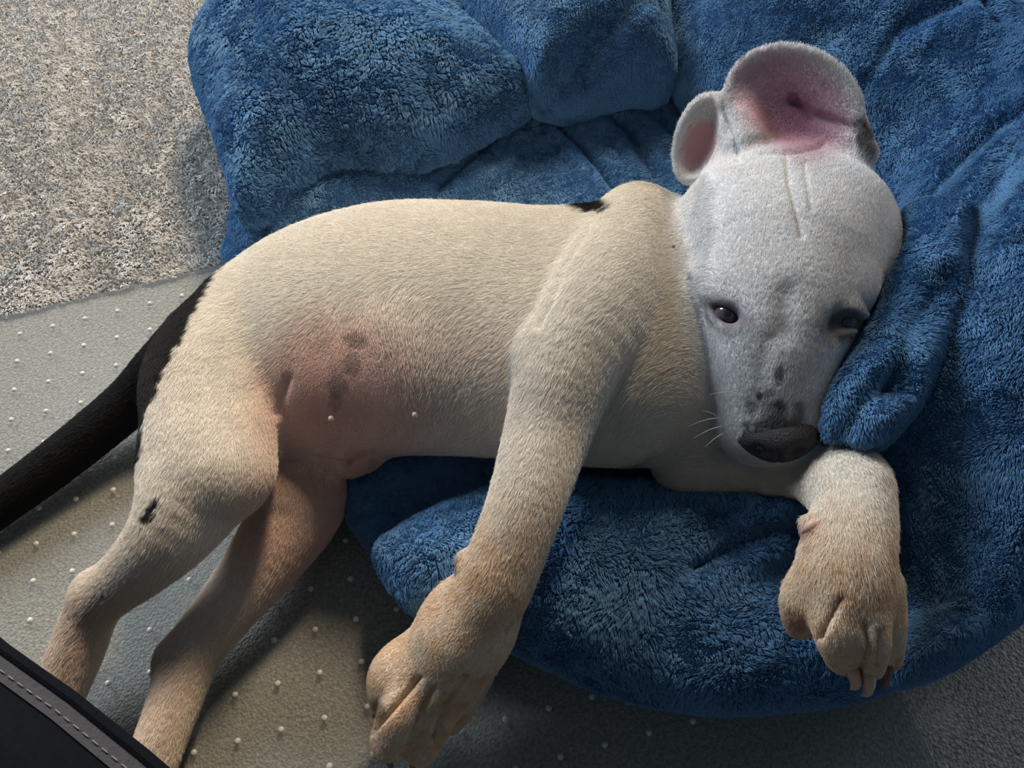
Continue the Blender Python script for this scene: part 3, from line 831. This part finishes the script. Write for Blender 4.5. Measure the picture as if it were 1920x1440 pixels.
M_IRIS = plain('iris_grey_brown', (0.028, 0.026, 0.034), 0.15, 0.6, noise=.5, nscale=900, coat=1.0)
M_SCL = plain('eye_white', (0.07, 0.06, 0.075), 0.15, 0.5, noise=.1, coat=1.0)
M_NOSE = plain('nose_leather', (0.022, 0.020, 0.023), 0.5, 0.4, noise=.3, nscale=700, bump=.8, bscale=1500)
M_CLAW = plain('claw_horn', (0.60, 0.38, 0.28), 0.4, 0.4, noise=.15, nscale=400)
M_CLAWD = plain('claw_horn_dark', (0.16, 0.09, 0.07), 0.4, 0.4, noise=.2, nscale=400)
M_TEAT = plain('teat_skin', (0.72, 0.52, 0.42), 0.5, 0.3, noise=.05)
M_WHISK = plain('whisker', (0.75, 0.72, 0.68), 0.4, 0.4)
for px, py, z in EYES:
    c = P(px, py, z); R = facing(c); rr = 24 * depth(c) / F_PX
    e = uv_ball('eye', c, (rr, rr, rr), R, M_SCL, puppy)
    g_ = R[2] * .94 + R[0] * .08 - R[1] * .0; g_ /= np.linalg.norm(g_)
    R2 = np.array([R[0], R[1], g_])
    uv_ball('iris', c + g_ * rr * .62, (rr * .62, rr * .62, rr * .42), R2, M_IRIS, e)
    uv_ball('pupil', c + g_ * rr * .86, (rr * .34, rr * .34, rr * .205), R2, M_EYE, e)
def nose_shape(V):
    x, y, z = V.T
    s_ = 1 - .30 * np.clip(-y, 0, 1)
    dent = np.exp(-((np.abs(x) - .46) / .17) ** 2 - ((y + .05) / .26) ** 2) * (z > 0) * .35 + np.exp(-(x / .07) ** 2) * (z > 0) * (y < .1) * .10
    return np.stack([x * s_, y, z * (1 - dent)], 1)
c = P(1458, 820, .123); R = facing(c)
q = np.array([R[0], R[1] * .80 + R[2] * .6, R[2] * .80 - R[1] * .6])
uv_ball('nose', c, (.0190, .0120, .0125), q, M_NOSE, puppy, 40, 24, nose_shape)
def claw(p0, p1, r, m):
    a = P(*p0); b_ = P(*p1); d = b_ - a; L_ = np.linalg.norm(d); d /= L_
    sidev = np.cross(d, [0, 0, 1]); sidev /= np.linalg.norm(sidev); up = np.cross(sidev, d)
    V = []; Q = []
    for i, t in enumerate(np.linspace(0, 1, 7)):
        rr = r * (1 - t ** 1.8) + .0002; c_ = a + d * L_ * t + up * (math.sin(t * math.pi) * L_ * .16)
        for k in range(10):
            an = k * math.pi / 5; V.append(c_ + sidev * rr * .75 * math.cos(an) + up * rr * math.sin(an))
    for i in range(6):
        for k in range(10): Q.append((i * 10 + k, i * 10 + (k + 1) % 10, i * 10 + 10 + (k + 1) % 10, i * 10 + 10 + k))
    Q.append(tuple(range(9, -1, -1))); Q.append(tuple(range(60, 70)))
    me = bpy.data.meshes.new('claw'); me.from_pydata([tuple(v) for v in V], [], Q); me.update()
    for p_ in me.polygons: p_.use_smooth = True
    return link('claw', me, m, puppy)
claw((1530, 1160, .118), (1534, 1216, .100), .0042, M_CLAW)
claw((1587, 1238, .110), (1595, 1294, .090), .0038, M_CLAW)
claw((1628, 1252, .108), (1613, 1304, .088), .0036, M_CLAW)
claw((1662, 1238, .098), (1650, 1290, .082), .0030, M_CLAWD)
claw((1536, 978, .136), (1502, 1000, .128), .0036, M_CLAW)
claw((720, 1320, .036), (704, 1346, .022), .0032, M_CLAWD)
claw((728, 1400, .036), (738, 1440, .020), .0034, M_CLAWD)
claw((786, 1412, .034), (776, 1440, .020), .0030, M_CLAWD)
def surface_at(px, py):
    d = ray(px, py); d = d / np.linalg.norm(d)
    u, v = project(BV); m_ = (np.hypot(u - px, v - py) < 10) & ((BN * d).sum(1) < 0)
    i = np.where(m_)[0]; i = i[np.argmin(((BV[i] - CAM) @ FWD))]
    return BV[i], BN[i]
for px, py in ((620, 790), (775, 783)):
    p_, n_ = surface_at(px, py)
    uv_ball('teat', p_ + n_ * .0008, (.0019, .0019, .0022), facing(p_), M_TEAT, puppy, 12, 8)
for a, b_ in (((1345, 785), (1290, 800)), ((1350, 800), (1300, 822)), ((1348, 795), (1318, 770)), ((1385, 745), (1330, 740)), ((1352, 812), (1322, 838))):
    p_, n_ = surface_at(*a); e_ = P(b_[0], b_[1], p_[2] + .004)
    V = []; Q = []
    dv = e_ - p_; sv = np.cross(dv, [0, 0, 1]); sv /= np.linalg.norm(sv)
    for i, t in enumerate(np.linspace(0, 1, 8)):
        c_ = p_ + dv * t + np.array([0, 0, 1]) * math.sin(t * 3.14) * .003; r_ = .00022 * (1 - .8 * t)
        for k in range(4): an = k * math.pi / 2; V.append(c_ + sv * r_ * math.cos(an) + np.array([0, 0, 1]) * r_ * math.sin(an))
    for i in range(7):
        for k in range(4): Q.append((i * 4 + k, i * 4 + (k + 1) % 4, i * 4 + 4 + (k + 1) % 4, i * 4 + 4 + k))
    me = bpy.data.meshes.new('whisker'); me.from_pydata([tuple(v) for v in V], [], Q); me.update()
    link('whisker', me, M_WHISK, puppy)

# ------------------------------------------------------------------ black padded bag in the corner
M_BLACK = plain('black_fabric', (0.005, 0.006, 0.009), 0.9, 0.06, noise=.3, nscale=300, bump=.3, bscale=900)
M_TAPE = plain('grey_tape', (0.055, 0.053, 0.060), 0.85, 0.1, noise=.25, nscale=250, bump=.5, bscale=700)
M_THREAD = plain('grey_thread', (0.14, 0.135, 0.14), 0.6, 0.2)
ZB = 0.10
A_, K_, B_ = P(-90, 1122, ZB), P(146, 1299, ZB), P(420, 1525, ZB)
e_ = (B_ - A_) / np.linalg.norm(B_ - A_); nrm_ = np.array([e_[1], -e_[0], 0])        # away from the puppy
bag = empty('padded_bag', tuple((A_ + B_) / 2 * np.array([1, 1, 0]) + nrm_ * .12 + np.array([0, 0, MAT_Z])))
tag(bag, 'black padded bag with grey stitched edge tape in the bottom left corner', 'bag')
edge = [A_, (A_ + K_) / 2 + nrm_ * .001, K_, (K_ + B_) / 2 - nrm_ * .0005, B_]
def strip(name, offs, m, closed=True):
    """sweep a cross-section (inset from edge, z) along the edge"""
    V = []; Q = []; k = len(offs)
    for p in edge:
        for o, z in offs: q_ = p + nrm_ * o; V.append((q_[0], q_[1], z))
    for i in range(len(edge) - 1):
        for j in range(k if closed else k - 1): Q.append((i * k + j, i * k + (j + 1) % k, i * k + k + (j + 1) % k, i * k + k + j))
    if closed: Q.append(tuple(range(k - 1, -1, -1))); Q.append(tuple(range((len(edge) - 1) * k, len(edge) * k)))
    me = bpy.data.meshes.new(name); me.from_pydata(V, [], Q); me.update()
    import bmesh
    bm = bmesh.new(); bm.from_mesh(me); bmesh.ops.recalc_face_normals(bm, faces=bm.faces); bm.to_mesh(me); bm.free()
    return link(name, me, m, bag)
strip('bag_body', [(.004, ZB - .002), (.004, ZB), (.012, ZB + .0035), (.03, ZB + .010), (.07, ZB + .016), (.16, ZB + .016), (.20, ZB), (.19, .03), (.16, MAT_Z + .0005),
                   (.085, MAT_Z + .0005), (.06, .03), (.025, ZB - .03)], M_BLACK)
w_ = 0.0028
strip('welt', [(w_ * (1 - math.cos(a * math.pi / 4)), ZB + w_ * math.sin(a * math.pi / 4)) for a in range(8)], M_BLACK)
strip('edge_tape', [(.0052, ZB + .0004), (.0060, ZB + .0024), (.0130, ZB + .0052), (.0136, ZB + .0030)], M_TAPE)
tot = [np.linalg.norm(q - p) for p, q in zip(edge[:-1], edge[1:])]
s_me = None
d_ = 0.004
while d_ < sum(tot) - .004:
    r_ = d_; i = 0
    while r_ > tot[i]: r_ -= tot[i]; i += 1
    dr = (edge[i + 1] - edge[i]) / tot[i]; c_ = edge[i] + dr * r_ + nrm_ * .0095 + np.array([0, 0, .0046])
    if s_me is None:
        V = [np.array([t * .0021, .00045 * math.cos(a) * f, .00045 * math.sin(a) * f]) for t, f in ((-1, .3), (-.6, 1), (.6, 1), (1, .3)) for a in (0, 1.57, 3.14, 4.71)]
        Q = [(i_ * 4 + k, i_ * 4 + (k + 1) % 4, i_ * 4 + 4 + (k + 1) % 4, i_ * 4 + 4 + k) for i_ in range(3) for k in range(4)] + [(3, 2, 1, 0), (12, 13, 14, 15)]
        s_me = bpy.data.meshes.new('stitch'); s_me.from_pydata([tuple(v) for v in V], [], Q); s_me.update(); s_me.materials.append(M_THREAD)
    o = bpy.data.objects.new('stitch', s_me); COL.objects.link(o)
    o.location = c_; o.rotation_euler = (0, 0, math.atan2(dr[1], dr[0])); o.parent = bag; o.matrix_parent_inverse = Matrix.Translation(-bag.location)
    d_ += .0062
